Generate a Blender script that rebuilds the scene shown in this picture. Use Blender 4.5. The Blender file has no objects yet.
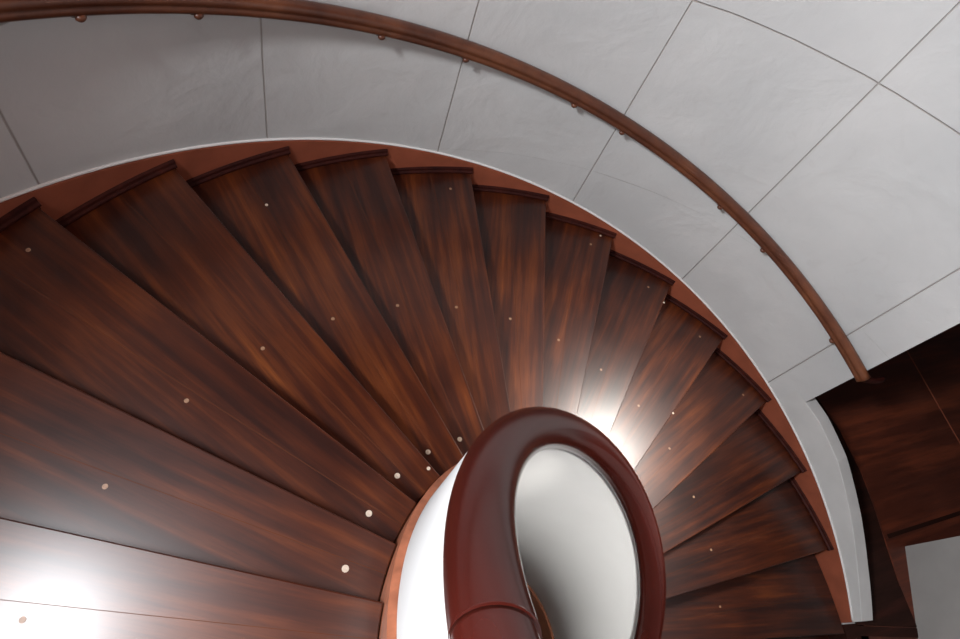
import bpy, math, random
from mathutils import Vector, Euler
random.seed(4)
C = bpy.context.scene.collection
pi = math.pi
# ---------------------------------------------------------------- staircase dimensions (metres)
RISE = 0.18            # height of one step
DTH = 0.20797          # angle of one step
TH0 = 2.79585          # angle of nosing number 0
OFF = 0.032            # nosing lines pass this far from the axis
R_OUT = 2.963          # outer end of the treads
R_WALL = 2.978         # plaster face of the round wall
R_IN = 0.966           # inner end of the treads
RAIL_R = 0.86         # centre line of the thick handrail
RAIL_H = 0.700
K_TOP, K_BOT = -8, 17  # first and last step built
Z_LAND = -13 * RISE    # landing floor outside the opening
Z_LOW = -18 * RISE     # lower floor
Z_CEIL = 4.3

def ang(k): return TH0 - k * DTH
def cyl(r, k, z): return (r * math.cos(ang(k)), r * math.sin(ang(k)), z)

# ---------------------------------------------------------------- mesh helpers
class MB:
    def __init__(s): s.v = []; s.f = []; s.sm = []
    def add(s, vs, fs, smooth=False):
        o = len(s.v); s.v += [tuple(v) for v in vs]
        for f in fs: s.f.append([i + o for i in f]); s.sm.append(smooth)
    def prism(s, poly, z0, z1):
        n = len(poly)
        vs = [(x, y, z0) for x, y in poly] + [(x, y, z1) for x, y in poly]
        fs = [list(range(n))[::-1], [i + n for i in range(n)]]
        fs += [[i, (i + 1) % n, (i + 1) % n + n, i + n] for i in range(n)]
        s.add(vs, fs)
    def box(s, a, b):
        s.prism([(a[0], a[1]), (b[0], a[1]), (b[0], b[1]), (a[0], b[1])], a[2], b[2])
    def sweep(s, rings, closed_profile=True, caps=True, smooth=True):
        m = len(rings[0]); vs = [q for r in rings for q in r]; fs = []
        for i in range(len(rings) - 1):
            for j in range(m if closed_profile else m - 1):
                a = i * m + j; b = i * m + (j + 1) % m
                fs.append([a, b, b + m, a + m])
        s.add(vs, fs, smooth)
        if caps and closed_profile:
            s.add(rings[0], [list(range(m))[::-1]]); s.add(rings[-1], [list(range(m))])
    def build(s, name, mat, parent=None, bevel=0, weld=True):
        me = bpy.data.meshes.new(name); me.from_pydata(s.v, [], s.f)
        for p, q in zip(me.polygons, s.sm): p.use_smooth = q
        import bmesh
        bm = bmesh.new(); bm.from_mesh(me)
        if weld: bmesh.ops.remove_doubles(bm, verts=bm.verts, dist=1e-5)
        bmesh.ops.recalc_face_normals(bm, faces=bm.faces)
        bm.to_mesh(me); bm.free()
        me.materials.append(mat)
        o = bpy.data.objects.new(name, me); C.objects.link(o)
        if parent is not None: o.parent = parent
        if bevel:
            b = o.modifiers.new('bevel', 'BEVEL'); b.width = bevel; b.segments = 2; b.limit_method = 'ANGLE'; b.angle_limit = math.radians(35)
        return o

def empty(name, loc=(0, 0, 0), rz=0, parent=None):
    o = bpy.data.objects.new(name, None); C.objects.link(o)
    o.location = loc; o.rotation_euler = (0, 0, rz); o.empty_display_size = .1
    if parent is not None: o.parent = parent
    return o
def tag(o, label, cat, group=None):
    o['label'] = label; o['category'] = cat
    if group: o['group'] = group
    return o
def structure(o): o['kind'] = 'structure'; return o

def helix_sweep(profile, k0, k1, n, smooth=True, hfun=None):
    """profile: list of (radius, height above the nosing helix); hfun(k, j) may override the height"""
    rings = []
    for i in range(n + 1):
        k = k0 + (k1 - k0) * i / n
        rings.append([cyl(r, k, (hfun(k, j) if hfun and hfun(k, j) is not None else -RISE * k + h)) for j, (r, h) in enumerate(profile)])
    return rings

# ---------------------------------------------------------------- materials
def mat(name):
    m = bpy.data.materials.new(name); m.use_nodes = True
    nt = m.node_tree; return m, nt, nt.nodes['Principled BSDF']
def node(nt, t, **kw):
    n = nt.nodes.new(t)
    for k, v in kw.items():
        if k in n.inputs: n.inputs[k].default_value = v
        else: setattr(n, k, v)
    return n
def ramp(nt, stops):
    r = nt.nodes.new('ShaderNodeValToRGB'); e = r.color_ramp.elements
    e[0].position, e[0].color = stops[0][0], (*stops[0][1], 1); e[1].position, e[1].color = stops[-1][0], (*stops[-1][1], 1)
    for p, c in stops[1:-1]:
        q = e.new(p); q.color = (*c, 1)
    return r

def wood(name, cols, stretch=(1.2, 14, 14), rough=(.25, .42), rot=0, coord='Object', bump=.06, var=.35, coat=0.0, spec=.5, seam=None):
    m, nt, b = mat(name); L = nt.links.new
    tc = node(nt, 'ShaderNodeTexCoord'); oi = node(nt, 'ShaderNodeObjectInfo')
    mp = node(nt, 'ShaderNodeMapping'); mp.inputs['Scale'].default_value = stretch; mp.inputs['Rotation'].default_value = (0, 0, rot)
    sh = node(nt, 'ShaderNodeVectorMath', operation='MULTIPLY_ADD')
    cmb = node(nt, 'ShaderNodeCombineXYZ')
    L(oi.outputs['Random'], cmb.inputs[0]); L(oi.outputs['Random'], cmb.inputs[1])
    L(cmb.outputs[0], sh.inputs[0]); sh.inputs[1].default_value = (3.7, 9.1, 1.3); 
    mp0 = node(nt, 'ShaderNodeMapping'); mp0.inputs['Rotation'].default_value = (0, 0, rot)
    L(tc.outputs[coord], mp0.inputs[0])
    L(mp0.outputs[0], sh.inputs[2]); mp.inputs['Rotation'].default_value = (0, 0, 0)
    L(sh.outputs[0], mp.inputs[0])
    n1 = node(nt, 'ShaderNodeTexNoise', Scale=1.0, Detail=7.0, Roughness=.62, Distortion=.08); L(mp.outputs[0], n1.inputs['Vector'])
    n2 = node(nt, 'ShaderNodeTexNoise', Scale=1.6, Detail=3.0, Roughness=.5); L(sh.outputs[0], n2.inputs['Vector'])
    n3 = node(nt, 'ShaderNodeTexNoise', Scale=5.0, Detail=6.0, Roughness=.7); L(mp.outputs[0], n3.inputs['Vector'])
    r = ramp(nt, cols)
    mx = node(nt, 'ShaderNodeMath', operation='MULTIPLY_ADD'); L(n2.outputs[0], mx.inputs[0]); mx.inputs[1].default_value = var * 1.6; 
    sc = node(nt, 'ShaderNodeMath', operation='MULTIPLY_ADD'); L(n1.outputs[0], sc.inputs[0]); sc.inputs[1].default_value = 1.5; sc.inputs[2].default_value = -.25 - var * .8
    L(sc.outputs[0], mx.inputs[2])
    ad = node(nt, 'ShaderNodeMath', operation='MULTIPLY_ADD'); L(oi.outputs['Random'], ad.inputs[0]); ad.inputs[1].default_value = .14; L(mx.outputs[0], ad.inputs[2])
    sb = node(nt, 'ShaderNodeMath', operation='SUBTRACT'); L(ad.outputs[0], sb.inputs[0]); sb.inputs[1].default_value = .07
    L(sb.outputs[0], r.inputs[0])
    # fine pores
    pr = ramp(nt, [(.36, (.62, .6, .6)), (.52, (1, 1, 1))]); L(n3.outputs[0], pr.inputs[0])
    mul = node(nt, 'ShaderNodeMix', data_type='RGBA', blend_type='MULTIPLY'); mul.inputs['Factor'].default_value = .55
    L(r.outputs[0], mul.inputs['A']); L(pr.outputs[0], mul.inputs['B'])
    L(mul.outputs['Result'], b.inputs['Base Color'])
    rr = node(nt, 'ShaderNodeMapRange'); L(n2.outputs[0], rr.inputs[0]); rr.inputs[1].default_value = .3; rr.inputs[2].default_value = .7
    rr.inputs[3].default_value = rough[0]; rr.inputs[4].default_value = rough[1]; L(rr.outputs[0], b.inputs['Roughness'])
    bp = node(nt, 'ShaderNodeBump', Strength=bump, Distance=.01); L(n1.outputs[0], bp.inputs['Height']); L(bp.outputs[0], b.inputs['Normal'])
    b.inputs['Coat Weight'].default_value = coat; b.inputs['Coat Roughness'].default_value = .3
    b.inputs['Specular IOR Level'].default_value = spec
    return m

def plain(name, col, rough=.5, spec=.5, noise=.0, scale=20, bump=0.0, metallic=0):
    m, nt, b = mat(name); L = nt.links.new
    tc = node(nt, 'ShaderNodeTexCoord'); n = node(nt, 'ShaderNodeTexNoise', Scale=scale, Detail=4.0); L(tc.outputs['Object'], n.inputs['Vector'])
    lo = tuple(c * (1 - noise) for c in col); hi = tuple(min(1, c * (1 + noise)) for c in col)
    r = ramp(nt, [(.35, lo), (.65, hi)]); L(n.outputs[0], r.inputs[0]); L(r.outputs[0], b.inputs['Base Color'])
    b.inputs['Roughness'].default_value = rough; b.inputs['Specular IOR Level'].default_value = spec; b.inputs['Metallic'].default_value = metallic
    if bump:
        bp = node(nt, 'ShaderNodeBump', Strength=bump, Distance=.01); L(n.outputs[0], bp.inputs['Height']); L(bp.outputs[0], b.inputs['Normal'])
    return m

def plaster_wall():
    """white painted panels: grooves every 1.745 steps round the wall and at two heights, uneven surface"""
    m, nt, b = mat('white_plaster_panels'); L = nt.links.new
    tc = node(nt, 'ShaderNodeTexCoord'); sp = node(nt, 'ShaderNodeSeparateXYZ'); L(tc.outputs['Object'], sp.inputs[0])
    at = node(nt, 'ShaderNodeMath', operation='ARCTAN2'); L(sp.outputs[1], at.inputs[0]); L(sp.outputs[0], at.inputs[1])
    def M(op, a, bb=None, c=None):
        n = node(nt, 'ShaderNodeMath', operation=op)
        for i, q in enumerate((a, bb, c)):
            if q is None: continue
            if isinstance(q, (int, float)): n.inputs[i].default_value = q
            else: L(q, n.inputs[i])
        return n.outputs[0]
    wob = node(nt, 'ShaderNodeTexNoise', Scale=3.0, Detail=2.0); L(tc.outputs['Object'], wob.inputs['Vector'])
    P = 1.745 * DTH
    # distance (m) to the nearest vertical joint
    u = M('DIVIDE', M('SUBTRACT', at.outputs[0], ang(1.04)), P)
    u = M('SUBTRACT', u, M('ROUND', u)); du = M('MULTIPLY', M('ABSOLUTE', u), P * R_WALL)
    w = M('DIVIDE', M('SUBTRACT', M('ADD', sp.outputs[2], M('MULTIPLY', M('SUBTRACT', wob.outputs[0], .5), .02)), .585), 1.3)
    w = M('SUBTRACT', w, M('ROUND', w)); dw = M('MULTIPLY', M('ABSOLUTE', w), 1.3)
    # the lower joint is almost filled with paint, the others lightly in places
    low = M('MULTIPLY', M('LESS_THAN', sp.outputs[2], 0.0), .0045)
    pn = node(nt, 'ShaderNodeTexNoise', Scale=1.1, Detail=2.0); L(tc.outputs['Object'], pn.inputs['Vector'])
    dw = M('ADD', dw, M('MULTIPLY', low, M('MULTIPLY', pn.outputs[0], 1.9)))
    d = M('MINIMUM', du, dw)
    g = node(nt, 'ShaderNodeMapRange'); L(d, g.inputs[0]); g.inputs[1].default_value = .0015; g.inputs[2].default_value = .006
    g.inputs[3].default_value = 0; g.inputs[4].default_value = 1; g.clamp = True
    # joints filled more thickly here and there
    patch = node(nt, 'ShaderNodeTexNoise', Scale=1.3, Detail=2.0); L(tc.outputs['Object'], patch.inputs['Vector'])
    n1 = node(nt, 'ShaderNodeTexNoise', Scale=.9, Detail=5.0, Roughness=.55); L(tc.outputs['Object'], n1.inputs['Vector'])
    base = ramp(nt, [(.3, (.46, .468, .468)), (.7, (.56, .562, .555))]); L(n1.outputs[0], base.inputs[0])
    mx = node(nt, 'ShaderNodeMix', data_type='RGBA'); L(g.outputs[0], mx.inputs['Factor']); mx.inputs['A'].default_value = (.34, .32, .30, 1)
    L(base.outputs[0], mx.inputs['B'])
    # scuffs
    sc = node(nt, 'ShaderNodeTexNoise', Scale=4.5, Detail=8.0, Roughness=.62, Distortion=1.2); L(tc.outputs['Object'], sc.inputs['Vector'])
    sr = ramp(nt, [(.60, (1, 1, 1)), (.70, (.82, .80, .79))]); L(sc.outputs[0], sr.inputs[0])
    ml = node(nt, 'ShaderNodeMix', data_type='RGBA', blend_type='MULTIPLY'); ml.inputs['Factor'].default_value = .25
    L(mx.outputs['Result'], ml.inputs['A']); L(sr.outputs[0], ml.inputs['B']); L(ml.outputs['Result'], b.inputs['Base Color'])
    b.inputs['Roughness'].default_value = .55; b.inputs['Specular IOR Level'].default_value = .3
    n5 = node(nt, 'ShaderNodeTexNoise', Scale=2.2, Detail=5.0, Roughness=.5, Distortion=.6); L(tc.outputs['Object'], n5.inputs['Vector'])
    n6 = node(nt, 'ShaderNodeTexNoise', Scale=9.0, Detail=4.0, Roughness=.6, Distortion=.4); L(tc.outputs['Object'], n6.inputs['Vector'])
    hgt = M('ADD', M('MULTIPLY', g.outputs[0], .22), M('ADD', M('MULTIPLY', n5.outputs[0], .75), M('MULTIPLY', n6.outputs[0], .13)))
    bp = node(nt, 'ShaderNodeBump', Strength=.75, Distance=.03); L(hgt, bp.inputs['Height']); L(bp.outputs[0], b.inputs['Normal'])
    return m

def glow(name, col, strength):
    m, nt, b = mat(name)
    b.inputs['Base Color'].default_value = (*col, 1); b.inputs['Emission Color'].default_value = (*col, 1)
    b.inputs['Emission Strength'].default_value = strength; b.inputs['Roughness'].default_value = .2
    return m

M_TREAD = wood('dark_polished_tread_wood', [(0.0, (.008, .0015, .0010)), (.3, (.020, .0036, .0015)), (.55, (.048, .0092, .0023)), (.8, (.105, .024, .0042)), (1, (.20, .055, .009))],
               stretch=(.9, 15, 15), rough=(.28, .33), spec=.40, var=.42, bump=.0, coat=.24)
M_SEAM = plain('board_seam_filler', (.10, .035, .016), rough=.8, spec=.1)
M_NOSE = wood('dark_edge_wood', [(0, (.014, .003, .003)), (.5, (.032, .006, .004)), (1, (.06, .012, .007))], rough=(.5, .65), var=.2, spec=.12)
M_RISER = wood('riser_wood', [(0, (.02, .006, .004)), (.5, (.045, .012, .007)), (1, (.08, .02, .01))], rough=(.4, .6))
M_RAIL = plain('oxblood_polished_wood', (.042, .0065, .0045), rough=.17, spec=.5, noise=.15, scale=2.2)
M_WRAIL = wood('brown_wall_rail_wood', [(0, (.035, .010, .006)), (.5, (.09, .028, .013)), (1, (.17, .058, .024))], stretch=(3, 3, 3), rough=(.28, .4), var=.3, bump=.02)
M_FLOOR = wood('reddish_floor_boards', [(0, (.035, .009, .006)), (.45, (.085, .020, .010)), (.75, (.18, .040, .016)), (1, (.28, .07, .025))], stretch=(.5, 6, 6), rot=-.32, rough=(.35, .5), var=.3)
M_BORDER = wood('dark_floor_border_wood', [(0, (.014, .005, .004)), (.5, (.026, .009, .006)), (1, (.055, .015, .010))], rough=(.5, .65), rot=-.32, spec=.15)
M_SKIRT = plain('terracotta_painted_skirting', (.27, .072, .036), rough=.5, noise=.12, scale=6)
M_SKIRT_IN = plain('salmon_painted_skirting', (.36, .125, .065), rough=.45, noise=.25, scale=14)
M_WHITE = plain('white_painted_plaster', (.72, .715, .70), rough=.5, spec=.3, noise=.03, scale=2.5, bump=.05)
M_PANEL = plaster_wall()
M_CURB = plain('white_curb_plaster', (.55, .55, .54), rough=.55, spec=.3, noise=.04, scale=5, bump=.15)
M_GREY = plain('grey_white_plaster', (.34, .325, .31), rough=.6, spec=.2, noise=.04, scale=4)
M_WELL = plain('bright_white_well_plaster', (.66, .668, .665), rough=.5, spec=.3, noise=.02, scale=2.5)
M_PLUG = plain('pale_wood_plug', (.26, .15, .09), rough=.45, noise=.2, scale=90)
M_STEELP = plain('pale_screw_head', (.50, .42, .34), rough=.35, noise=.1, scale=90)
M_FRAME = plain('white_window_frame', (.7, .7, .68), rough=.4)
M_GL1 = glow('daylit_frosted_glass', (1.0, .94, .86), 3)
M_GL3 = glow('added_window_glow', (.97, .98, 1.0), 3)  # glow for the added window and added roof light
M_GL2 = glow('daylit_frosted_glass_high', (.90, .95, 1.0), 3)

# ---------------------------------------------------------------- staircase
stair = empty('spiral_staircase', (0, 0, Z_LOW))
tag(stair, 'spiral staircase of dark reddish wooden steps winding down around the white well', 'staircase')
def line_back(off):   # back line of a tread = nosing line of the step above, shifted uphill by off; local frame of the tread
    c, s = math.cos(DTH), math.sin(DTH)
    def f(r):
        y = OFF + off; return (r * c - y * s, r * s + y * c)
    return f
def clip_r(x_at_r, r): return x_at_r
def tread_poly(y_front, back_off, rin, rout, n=10):
    def at(rad, y): return (math.sqrt(rad * rad - y * y), y)
    bf = line_back(back_off)
    yb = OFF + back_off
    b_out = bf(math.sqrt(rout ** 2 - yb ** 2)); b_in = bf(math.sqrt(rin ** 2 - yb ** 2))
    f_out = at(rout, y_front); f_in = at(rin, y_front)
    a0 = math.atan2(f_out[1], f_out[0]); a1 = math.atan2(b_out[1], b_out[0])
    i0 = math.atan2(f_in[1], f_in[0]); i1 = math.atan2(b_in[1], b_in[0])
    return ([(rout * math.cos(a0 + (a1 - a0) * t / n), rout * math.sin(a0 + (a1 - a0) * t / n)) for t in range(n + 1)],
            [(rin * math.cos(i0 + (i1 - i0) * t / n), rin * math.sin(i0 + (i1 - i0) * t / n)) for t in range(n + 1)])
def board_mesh():
    """two boards side by side with a hair gap: front board carries the rounded nosing"""
    mb = MB()
    T = .042; g = .0009
    out, inn = tread_poly(OFF, .022, R_IN + .004, R_OUT - .004, 20)
    # split line: straight, from 42% on the outer arc to 45% on the inner arc
    i = 9
    front = inn[i::-1] ; front = inn[:i + 1]
    A = out[:i + 1]; B = inn[:i + 1]
    d = Vector((out[i][0] - inn[i][0], out[i][1] - inn[i][1])).normalized(); nrm = Vector((-d.y, d.x)) * g
    mb.prism(out + inn[::-1], -T, 0)
    return mb, [(inn[i][0] - nrm.x, inn[i][1] - nrm.y), (out[i][0] - nrm.x, out[i][1] - nrm.y), (out[i][0] + nrm.x, out[i][1] + nrm.y), (inn[i][0] + nrm.x, inn[i][1] + nrm.y)]
def riser_mesh():
    mb = MB(); y0 = OFF + .022
    mb.prism([(R_IN + .006, y0), (R_OUT - .006, y0), (R_OUT - .006, y0 + .018), (R_IN + .006, y0 + .018)], -RISE, -.042)
    return mb
def mould_mesh():
    """dark scotia strip on the tread's outer end, standing against the skirting"""
    n = 14; rings = []
    a0 = math.asin((OFF - .012) / R_OUT); a1 = DTH + math.asin((OFF + .02) / R_OUT)
    for i in range(n + 1):
        a = a0 + (a1 - a0) * i / n
        rings.append([(r * math.cos(a), r * math.sin(a), z) for r, z in
                      ((R_OUT + .001, -.040), (R_OUT - .002, -.040), (R_OUT - .002, .0), (R_OUT - .024, .001), (R_OUT - .024, .012), (R_OUT - .014, .02), (R_OUT - .011, .034), (R_OUT + .001, .04))])
    mb = MB(); mb.sweep(rings, smooth=False); return mb
def plug_mesh(x, y, r=.011):
    mb = MB(); n = 14
    mb.prism([(x + r * math.cos(2 * pi * i / n), y + r * math.sin(2 * pi * i / n)) for i in range(n)], .0002, .0012)
    return mb
PLUGS = [(1.09, .172), (1.895, .262), (2.80, .19)]
proto = []
bm_, seam_ = board_mesh()
tr0 = bm_.build('tread', M_TREAD, None, bevel=.004)
sm_ = MB(); sm_.prism(seam_, 0.0001, .0005); se0 = sm_.build('board_seam', M_SEAM, tr0)
ri0 = riser_mesh().build('riser', M_RISER, tr0)
mo0 = mould_mesh().build('end_moulding', M_NOSE, tr0)
pl0 = [plug_mesh(*q, r=(.012 if q[0] < 1.2 else .009)).build('screw_plug', M_PLUG if q[0] > 1.2 else M_STEELP, tr0) for q in PLUGS]
EXTRA = {7: [(2.917, .131)], 9: [(2.046, .029)], 2: [(.998 + .03, .05)], 3: [(2.653, .279)], 8: [(2.742, .03)]}
for n_, k in enumerate(range(K_TOP, K_BOT + 1)):
    if n_ == 0: t = tr0; kids = []
    else:
        t = tr0.copy(); C.objects.link(t)
        for ch in [ri0, mo0, se0] + (pl0 if k in (1, 5, 7, 8, 9, 10) else pl0[:2]):
            if 13 <= k and ch is mo0: continue
            c = ch.copy(); C.objects.link(c); c.parent = t
    t.parent = stair
    t.location = (0, 0, -RISE * k - Z_LOW); 
    # treads have settled by a hair at random; two are tipped further to shift the glare
    t.rotation_euler = (random.uniform(-.004, .004), random.uniform(-.003, .003) + (.014 if k in (-2, -1) else 0), ang(k))
    for q in EXTRA.get(k, []):
        plug_mesh(*q, r=.008).build('screw_plug', M_STEELP, t)
def rel(o): o.parent = stair; o.location = (0, 0, -Z_LOW); return o
# outer skirting board (terracotta), helical
mb = MB(); mb.sweep(helix_sweep([(R_OUT + .001, -.30), (R_OUT + .001, .062), (R_OUT + .013, .0655), (R_OUT + .013, -.30)], K_TOP - .8, 12.82, 260), smooth=False)
rel(mb.build('outer_skirting', M_SKIRT))
mb = MB(); mb.sweep(helix_sweep([(R_IN - .026, -.30), (R_IN - .026, .058), (R_IN - .0005, .045), (R_IN - .0005, -.30)], K_TOP - .8, 17.5, 260), smooth=False)
rel(mb.build('inner_skirting', M_SKIRT_IN))

# ---------------------------------------------------------------- walls
def wall_inner():
    r0, r1 = .800, R_IN - .0265; top = RAIL_H - .035
    k0, k1 = K_TOP - .9, 17.6; rings = []; n = 300
    for i in range(n + 1):
        k = k0 + (k1 - k0) * i / n
        zt = -RISE * k + top + .012 - .006 * (k - 3)
        rings.append([cyl(r0, k, Z_LOW + .17), cyl(r0, k, zt), cyl(r1 - .006, k, zt), cyl(r1, k, zt - .008), cyl(r1, k, Z_LOW)])
    mb = MB(); mb.sweep(rings); o = mb.build('wall_inner', M_WELL)
    for p in o.data.polygons: p.use_smooth = abs(p.normal.z) < .3 and len(p.vertices) == 4
    return structure(o)
wall_inner()
mb = MB(); rings = []
for i in range(201):
    k = -8.9 + 26.5 * i / 200
    rings.append([cyl(.801, k, Z_LOW), cyl(.801, k, Z_LOW + .20), cyl(.79, k, Z_LOW + .21), cyl(.78, k, Z_LOW + .20), cyl(.775, k, Z_LOW)])
mb.sweep(rings, smooth=False); structure(mb.build('baseboard_inner', M_WRAIL))

W_T = .20
WIN1 = (8.7, 9.8, .74, 1.80)
WIN_FILL = (-6.7, -5.4, 2.3, 3.8)     # k0, k1, z0, z1
WIN2 = (-2.3, -1.0, 2.75, 3.85)
DOOR = (10.2, 15.0, Z_LAND, -.03)
def wall_outer():
    ks = set([DOOR[0], DOOR[1], WIN1[0], WIN1[1], WIN2[0], WIN2[1], WIN_FILL[0], WIN_FILL[1]])
    k = -9.2; kend = 21.0
    n = 151
    ks |= set(-9.2 + (kend + 9.2) * i / n for i in range(n + 1)); ks = sorted(ks)
    ks = [a for i, a in enumerate(ks) if i == 0 or a - ks[i - 1] > 1e-4 ]
    zs = sorted([Z_LOW, Z_LAND, -.03, WIN1[2], WIN1[3], WIN2[2], WIN2[3], WIN_FILL[2], WIN_FILL[3], Z_CEIL])
    def hole(i, j):
        if i < 0 or j < 0 or i >= len(ks) - 1 or j >= len(zs) - 1: return True
        kc = (ks[i] + ks[i + 1]) / 2; zc = (zs[j] + zs[j + 1]) / 2
        return any(a < kc < b and c < zc < d for a, b, c, d in (DOOR, WIN1, WIN2, WIN_FILL))
    mb = MB()
    for i in range(len(ks) - 1):
        for j in range(len(zs) - 1):
            if hole(i, j): continue
            a, b, z0, z1 = ks[i], ks[i + 1], zs[j], zs[j + 1]
            ri, ro = R_WALL, R_WALL + W_T
            mb.add([cyl(ri, a, z0), cyl(ri, b, z0), cyl(ri, b, z1), cyl(ri, a, z1)], [[0, 1, 2, 3]], True)
            mb.add([cyl(ro, a, z0), cyl(ro, b, z0), cyl(ro, b, z1), cyl(ro, a, z1)], [[3, 2, 1, 0]])
            if hole(i - 1, j): mb.add([cyl(ri, a, z0), cyl(ro, a, z0), cyl(ro, a, z1), cyl(ri, a, z1)], [[0, 1, 2, 3]])
            if hole(i + 1, j): mb.add([cyl(ri, b, z0), cyl(ro, b, z0), cyl(ro, b, z1), cyl(ri, b, z1)], [[3, 2, 1, 0]])
            if hole(i, j - 1): mb.add([cyl(ri, a, z0), cyl(ri, b, z0), cyl(ro, b, z0), cyl(ro, a, z0)], [[3, 2, 1, 0]])
            if hole(i, j + 1): mb.add([cyl(ri, a, z1), cyl(ri, b, z1), cyl(ro, b, z1), cyl(ro, a, z1)], [[0, 1, 2, 3]])
    o = mb.build('wall_outer', M_PANEL, weld=True)
    m = o.modifiers.new('edges', 'EDGE_SPLIT'); m.split_angle = math.radians(40)
    return structure(o)
wall_outer()
# dark boarding above the plaster, unseen, added to cut light bounced onto the treads
mb = MB(); N = 120
for (a, b, z0, z1) in ((-9.2, WIN_FILL[0], 1.9, Z_CEIL), (WIN_FILL[0], WIN_FILL[1], 1.9, WIN_FILL[2]), (WIN_FILL[0], WIN_FILL[1], WIN_FILL[3], Z_CEIL), (WIN_FILL[1], WIN2[0], 1.9, Z_CEIL), (WIN2[0], WIN2[1], 1.9, WIN2[2]), (WIN2[0], WIN2[1], WIN2[3], Z_CEIL), (WIN2[1], 21.0, 1.9, Z_CEIL)):
    n = max(2, int((b - a) * 5)); rings = []
    for i in range(n + 1):
        k = a + (b - a) * i / n
        rings.append([cyl(R_WALL - .0005, k, z0), cyl(R_WALL - .018, k, z0), cyl(R_WALL - .018, k, z1 - .001), cyl(R_WALL - .0005, k, z1 - .001)])
    mb.sweep(rings, smooth=False)
structure(mb.build('added_dark_lining', M_FLOOR))
# plaster bead along the bottom of the white wall, just over the skirting
rings = []
for i in range(301):
    k = K_TOP - .8 + (12.8 - K_TOP + .8) * i / 300
    rings.append([cyl(R_OUT + .010 + .0075 * math.cos(a), k, -RISE * k + .073 + .008 * math.sin(a)) for a in [2 * pi * j / 8 for j in range(8)]])
mb = MB(); mb.sweep(rings); structure(mb.build('trim_1', M_WHITE))

# low white curb continuing the wall beside the opening
def curb_a(k):
    pts = [(9.9, .10), (10.0, .22), (10.5, .27), (11.0, .27), (11.7, .20), (12.2, .14), (12.82, .085)]
    for (a, x), (b, y) in zip(pts, pts[1:]):
        if a <= k <= b: return x + (y - x) * (k - a) / (b - a)
    return pts[-1][1] if k > 12 else pts[0][1]
rings = []
for i in range(61):
    k = 10.02 + 2.8 * i / 60; zt = -RISE * k + .07 + curb_a(k)
    rings.append([cyl(R_WALL - .001, k, Z_LAND - .2), cyl(R_WALL - .001, k, zt - .003), cyl(R_WALL + .003, k, zt), cyl(R_WALL + .109, k, zt), cyl(R_WALL + .112, k, zt - .003), cyl(R_WALL + .112, k, Z_LAND - .2)])
mb = MB(); mb.sweep(rings, smooth=False); structure(mb.build('wall_curb', M_CURB))

# ---------------------------------------------------------------- window openings in the round wall
def window(name, W, glass, size, radiance, col, tilt=0.0, spread=180):
    k0, k1, z0, z1 = W; n = 10; rr = R_WALL + .12
    root = structure(empty(name, cyl(rr, (k0 + k1) / 2, z0), 0))
    off = Vector(cyl(rr, (k0 + k1) / 2, z0))
    def L(q): return tuple(Vector(q) - off)
    mb = MB(); fw = .035
    def arc_bar(a, b, y0, y1, r0, r1):
        rings = []
        for i in range(n + 1):
            k = a + (b - a) * i / n
            rings.append([L(cyl(r0, k, y0)), L(cyl(r1, k, y0)), L(cyl(r1, k, y1)), L(cyl(r0, k, y1))])
        mb.sweep(rings, smooth=False)
    e = .003
    arc_bar(k0, k1, z0 + e, z0 + .05, rr - .03, rr + .03); arc_bar(k0, k1, z1 - .05, z1 - e, rr - .03, rr + .03)
    for kk in (k0 + .055, (k0 + k1) / 2, k1 - .055): arc_bar(kk - .04, kk + .04, z0 + .05, z1 - .05, rr - .03, rr + .03)
    mb.build('window_frame', M_FRAME, root)
    mb2 = MB(); rings = []
    for i in range(n + 1):
        k = k0 + .01 + (k1 - k0 - .02) * i / n
        rings.append([L(cyl(rr - .004, k, z0 + .02)), L(cyl(rr + .004, k, z0 + .02)), L(cyl(rr + .004, k, z1 - .02)), L(cyl(rr - .004, k, z1 - .02))])
    mb2.sweep(rings, smooth=False); mb2.build('window_pane', glass, root)
    # daylight entering through the opening; plain fill in the added window
    ld = bpy.data.lights.new('daylight', 'AREA'); ld.shape = 'RECTANGLE'; ld.size, ld.size_y = size; ld.color = col; ld.spread = math.radians(spread)
    ld.energy = radiance * size[0] * size[1] * pi
    lo = bpy.data.objects.new('daylight', ld); C.objects.link(lo); lo.parent = root
    km = (k0 + k1) / 2; lo.location = L(cyl(R_WALL + .05, km, (z0 + z1) / 2))
    d = Vector((-math.cos(ang(km)), -math.sin(ang(km)), -tilt)); lo.rotation_euler = d.to_track_quat('-Z', 'Y').to_euler()
window('window_1', WIN1, M_GL1, (.62, .95), 42, (1.0, .95, .88), 1.7, 70)
window('window_2', WIN2, M_GL2, (.58, .60), 520, (.94, .965, 1.0))
window('added_fill_window', WIN_FILL, M_GL3, (.78, 1.4), 11, (.96, .98, 1.0), .7, 125)  # unseen window behind the camera, added as fill light
# round roof light, unseen, added above the well to brighten its inside
rl = structure(empty('added_roof_light', (-.5, -.5, Z_CEIL)))
mb = MB(); mb.sweep([[(r_ * math.cos(a), r_ * math.sin(a), z) for r_, z in ((.33, -.001), (.42, -.001), (.41, -.05), (.34, -.05))] for a in [2 * pi * j / 48 for j in range(49)]], smooth=False)
mb.build('window_frame', M_FRAME, rl)
mb = MB(); mb.prism([(.335 * math.cos(2 * pi * i / 48), .335 * math.sin(2 * pi * i / 48)) for i in range(48)], -.02, -.01); mb.build('window_pane', M_GL3, rl)
ld = bpy.data.lights.new('daylight', 'AREA'); ld.shape = 'DISK'; ld.size = .6; ld.energy = 21; ld.color = (1, .98, .95); ld.spread = math.radians(30)  # narrow fill lamp of the added roof light
lo = bpy.data.objects.new('daylight', ld); C.objects.link(lo); lo.parent = rl; lo.location = (0, 0, -.06)
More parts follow.
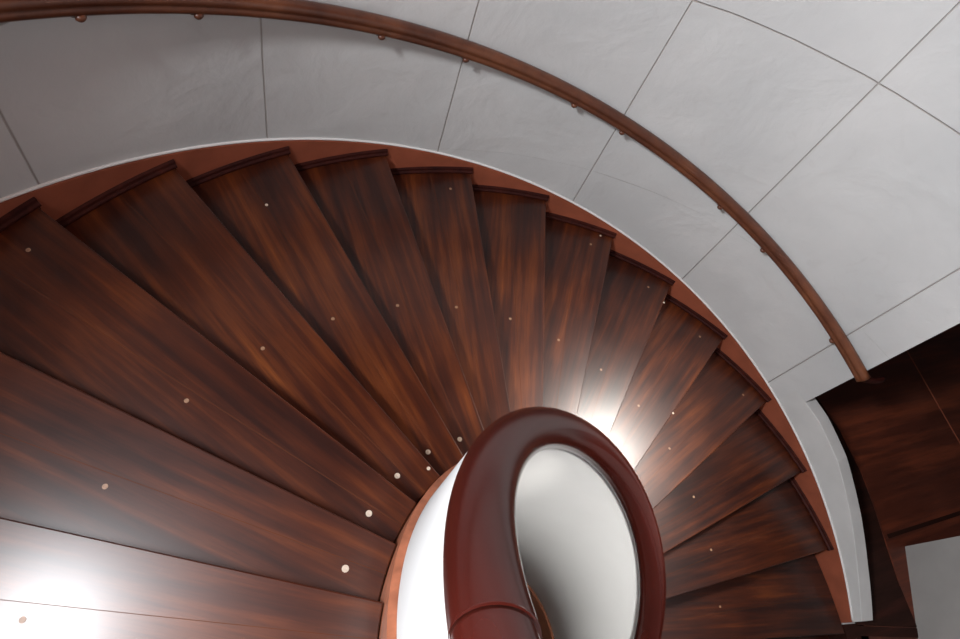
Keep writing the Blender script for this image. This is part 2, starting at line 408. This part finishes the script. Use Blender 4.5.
lo.rotation_euler = Vector((.85, .85, -5.5)).to_track_quat('-Z', 'Y').to_euler()

# ---------------------------------------------------------------- floors, ceilings, landing room
def arc_pts(r, k0, k1, n): return [cyl(r, k0 + (k1 - k0) * i / n, 0)[:2] for i in range(n + 1)]
mb = MB(); mb.prism([(3.6 * math.cos(2 * pi * i / 64), 3.6 * math.sin(2 * pi * i / 64)) for i in range(64)], Z_LOW - .12, Z_LOW)
structure(mb.build('floor_lower', M_BORDER))
mb = MB(); mb.prism([(3.6 * math.cos(2 * pi * i / 64), 3.6 * math.sin(2 * pi * i / 64)) for i in range(64)], Z_CEIL, Z_CEIL + .15)
structure(mb.build('ceiling', M_FLOOR))
ri = R_WALL + .113
inner = arc_pts(ri, 9.6, 15.6, 30)
poly = inner + [(8.2, -3.0), (8.2, 6.0), (1.9, 5.0)]
mb = MB(); mb.prism(poly, Z_LAND - .15, Z_LAND); structure(mb.build('floor_landing', M_FLOOR))
# darker curved border board round the stairwell, its outer edge a fine ridge
edge = [(3.02, 2.62), (3.27, 2.28), (3.40, 2.04), (3.51, 1.67), (3.555, 1.36), (3.575, 1.02), (3.60, .70), (3.66, .39)]
inn = arc_pts(ri + .002, 9.95, 12.86, 24)
mb = MB(); mb.prism(inn + edge[::-1], Z_LAND, Z_LAND + .006); structure(mb.build('trim_2', M_BORDER))
mb = MB()
for (a, b) in zip(edge[1:-2], edge[2:-1]):
    a = Vector(a); b = Vector(b); d = (b - a).normalized(); q = Vector((-d.y, d.x)) * .006
    mb.prism([tuple(a - q), tuple(b - q), tuple(b + q), tuple(a + q)], Z_LAND + .001, Z_LAND + .010)
structure(mb.build('trim_3', M_FLOOR))
mb = MB(); mb.sweep([[cyl(R_OUT + .001, k, Z_LAND - .4), cyl(R_OUT + .001, k, Z_LAND + .006), cyl(ri + .01, k, Z_LAND + .006), cyl(ri + .01, k, Z_LAND - .4)] for k in [12.84 + 2.2 * i / 20 for i in range(21)]], smooth=False)
structure(mb.build('trim_7', M_BORDER))
# cross seam in the floor boards and dark threshold boards
def strip(a, b, w, z0, z1, name, m):
    a = Vector(a); b = Vector(b); d = (b - a).normalized(); q = Vector((-d.y, d.x)) * w / 2
    mb = MB(); mb.prism([tuple(a - q), tuple(b - q), tuple(b + q), tuple(a + q)], z0, z1); return structure(mb.build(name, m))
strip((4.35, 3.72), (5.05, 1.25), .012, Z_LAND, Z_LAND + .003, 'trim_4', M_SKIRT)
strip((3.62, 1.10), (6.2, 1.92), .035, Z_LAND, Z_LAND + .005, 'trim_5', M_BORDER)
strip((2.95, .33), (3.68, .35), .07, Z_LAND, Z_LAND + .008, 'trim_6', M_BORDER)
# white wall of the landing room, to the right
def slab_wall(name, pts, z0, z1, m):
    mb = MB(); mb.prism(pts, z0, z1); return structure(mb.build(name, m))
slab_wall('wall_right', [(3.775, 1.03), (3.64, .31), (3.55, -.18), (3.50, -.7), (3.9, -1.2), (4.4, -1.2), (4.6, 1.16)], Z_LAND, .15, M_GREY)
slab_wall('wall_far', [(8.0, -3.0), (8.2, -3.0), (8.2, 6.0), (8.0, 6.0)], Z_LAND, .15, M_WHITE)
slab_wall('wall_back', [(1.9, 5.0), (8.0, 5.8), (8.0, 6.0), (1.9, 5.2)], Z_LAND, .15, M_WHITE)
mb = MB(); mb.prism(arc_pts(R_WALL + W_T + .002, 9.0, 15.6, 30) + [(8.2, -3.0), (8.2, 6.0), (1.9, 5.2)], .15, .30); structure(mb.build('ceiling_landing', M_WHITE))

# ---------------------------------------------------------------- thick handrail on the white well wall
def rail_profile(s=1.0, n=28):
    """mushroom section: (radial offset, height) - broad round top, lower neck with a rounded lip"""
    P = []
    for i in range(n):
        a = 2 * pi * i / n
        x = .083 * math.cos(a); z = .066 * math.sin(a)
        if z < -.028: 
            z = -.028 + (z + .028) * .85
        P.append((x * s, z * s))
    return P
def rail_rings(k0, k1, n, prof, rc=RAIL_R, hc=RAIL_H):
    rings = []
    for i in range(n + 1):
        k = k0 + (k1 - k0) * i / n
        slope = RISE / (DTH * rc)
        rings.append([None] * len(prof))
        a = ang(k); T = Vector((math.sin(a), -math.cos(a), -slope)).normalized(); Nn = Vector((math.cos(a), math.sin(a), 0)); U = Nn.cross(T); U = U if U.z > 0 else -U
        c = Vector(cyl(rc, k, -RISE * k + hc + .012 - .006 * (k - 3)))
        rings[-1] = [tuple(c + Nn * x + U * z) for x, z in prof]
    return rings
hr = empty('handrail', (0, 0, 0))
tag(hr, 'thick rounded oxblood handrail spiralling on top of the white well wall', 'handrail')
K_J = -1.75
mb = MB(); mb.sweep(rail_rings(K_J, 17.6, 360, rail_profile())); mb.build('rail', M_RAIL, hr)
mb = MB(); mb.sweep(rail_rings(K_TOP - .9, K_J, 140, [(x + .006, z + .006) for x, z in rail_profile(.94)])); mb.build('upper_rail', M_RAIL, hr)
mb = MB(); mb.sweep(rail_rings(-8.9, 17.6, 360, [(-.060, -.075), (-.052, -.045), (.052, -.045), (.060, -.075), (.050, -.088), (-.050, -.088)])); mb.build('bottom_lip', M_RAIL, hr)

# ---------------------------------------------------------------- slim wall handrail with brackets
wr = empty('wall_handrail', (0, 0, 0))
tag(wr, 'slim brown wooden handrail curving along the white outer wall', 'handrail')
def wprof():
    P = []
    for x, z in [(-.026, -.030), (-.033, -.022), (-.033, -.006), (-.028, .000), (-.033, .006), (-.033, .020), (-.024, .034), (-.008, .041), (.008, .041), (.024, .034), (.031, .020), (.031, -.018), (.024, -.030)]:
        P.append((x * 1.12, z * 1.15))
    return P
WR = R_WALL - .053
def wall_rail_rings(k0, k1, n):
    rings = []
    for i in range(n + 1):
        k = k0 + (k1 - k0) * i / n; r = WR; sq = 1
        if k > 10.12:
            r = WR + .0
        a = ang(k); slope = RISE / (DTH * WR); T = Vector((math.sin(a), -math.cos(a), -slope)).normalized(); Nn = Vector((math.cos(a), math.sin(a), 0)); U = Nn.cross(T); U = U if U.z > 0 else -U
        e = 1 - .35 * max(0, (k - 10.34) / .06) if k > 10.34 else 1
        c = Vector(cyl(r, k, -RISE * k + .905))
        rings.append([tuple(c + Nn * x * e + U * z * e) for x, z in wprof()])
    return rings
mb = MB(); mb.sweep(wall_rail_rings(K_TOP - .6, 10.25, 300)); mb.build('rail', M_WRAIL, wr)
mb = MB(); a = ang(10.22); rings = []
for t in range(9):
    u = t / 8; c0 = Vector(cyl(WR + .17 * u, 10.22 + .16 * math.sin(u * pi * .5), -RISE * 10.3 + .895))
    T = Vector((math.sin(a), -math.cos(a), 0)); rings.append([tuple(c0 + T * (.024 * math.cos(b)) + Vector((0, 0, .03 * math.sin(b)))) for b in [2 * pi * j / 14 for j in range(14)]])
mb.sweep(rings); mb.build('rail_return', M_NOSE, wr)
bk = None
for k in (-6.2, -4.4, -2.6, -.8, .35, 1.6, 2.3, 3.7, 4.5, 5.7, 6.3, 7.7, 8.4, 9.7):
    z = -RISE * k + .905 - .034
    if bk is None:
        mb = MB(); rings = []
        # little turned bracket: plate on the wall, arm, saddle under the rail (local: x = outwards radial)
        for t in range(9):
            s = t / 8; x = (R_WALL - WR) * s; zc = -.018 * math.sin(s * pi / 2) ; rad = .011
            rings.append([(x, rad * math.cos(a), zc + .006 + rad * math.sin(a)) for a in [2 * pi * j / 10 for j in range(10)]])
        mb.sweep(rings)
        mb.sweep([[(R_WALL - WR - d, r * math.cos(a), -.014 + r * math.sin(a)) for a in [2 * pi * j / 14 for j in range(14)]] for d, r in ((0, .026), (.005, .026), (.009, .018))])
        mb.sweep([[(x, .020 * math.cos(a), dz) if False else (.020 * math.cos(a) + 0, .024 * math.sin(a), dz) for a in [2 * pi * j / 12 for j in range(12)]] for x, dz in ((0, -.012), (0, .008))])
        mb.sweep([[(-.030 + r_ * math.cos(a), r_ * 1.3 * math.sin(a), z_) for a in [2 * pi * j / 12 for j in range(12)]] for r_, z_ in ((.010, .006), (.015, -.002), (.015, -.010), (.010, -.018), (.003, -.024))])
        bk = mb.build('bracket', M_WRAIL, wr); b = bk
    else:
        b = bk.copy(); C.objects.link(b); b.parent = wr
    b.location = cyl(WR, k, z); b.rotation_euler = (0, 0, ang(k))

# ---------------------------------------------------------------- world, camera
w = bpy.data.worlds.new('World'); bpy.context.scene.world = w; w.use_nodes = True
w.node_tree.nodes['Background'].inputs[0].default_value = (.75, .82, .9, 1); w.node_tree.nodes['Background'].inputs[1].default_value = .3
cam = bpy.data.cameras.new('camera'); co = bpy.data.objects.new('camera', cam); C.objects.link(co)
co.location = (-1.18647, -.06782, 2.21781); co.rotation_euler = (.50759, -.25263, .04247)
cam.sensor_fit = 'HORIZONTAL'; cam.sensor_width = 36; cam.lens = 617.018 / 960 * 36; cam.clip_start = .02
s = bpy.context.scene; s.camera = co
vs = s.view_settings; s.display_settings.display_device = 'sRGB'
vs.view_transform = 'Standard'; vs.look = 'None'; vs.exposure = -.36; vs.gamma = 1; vs.use_curve_mapping = False
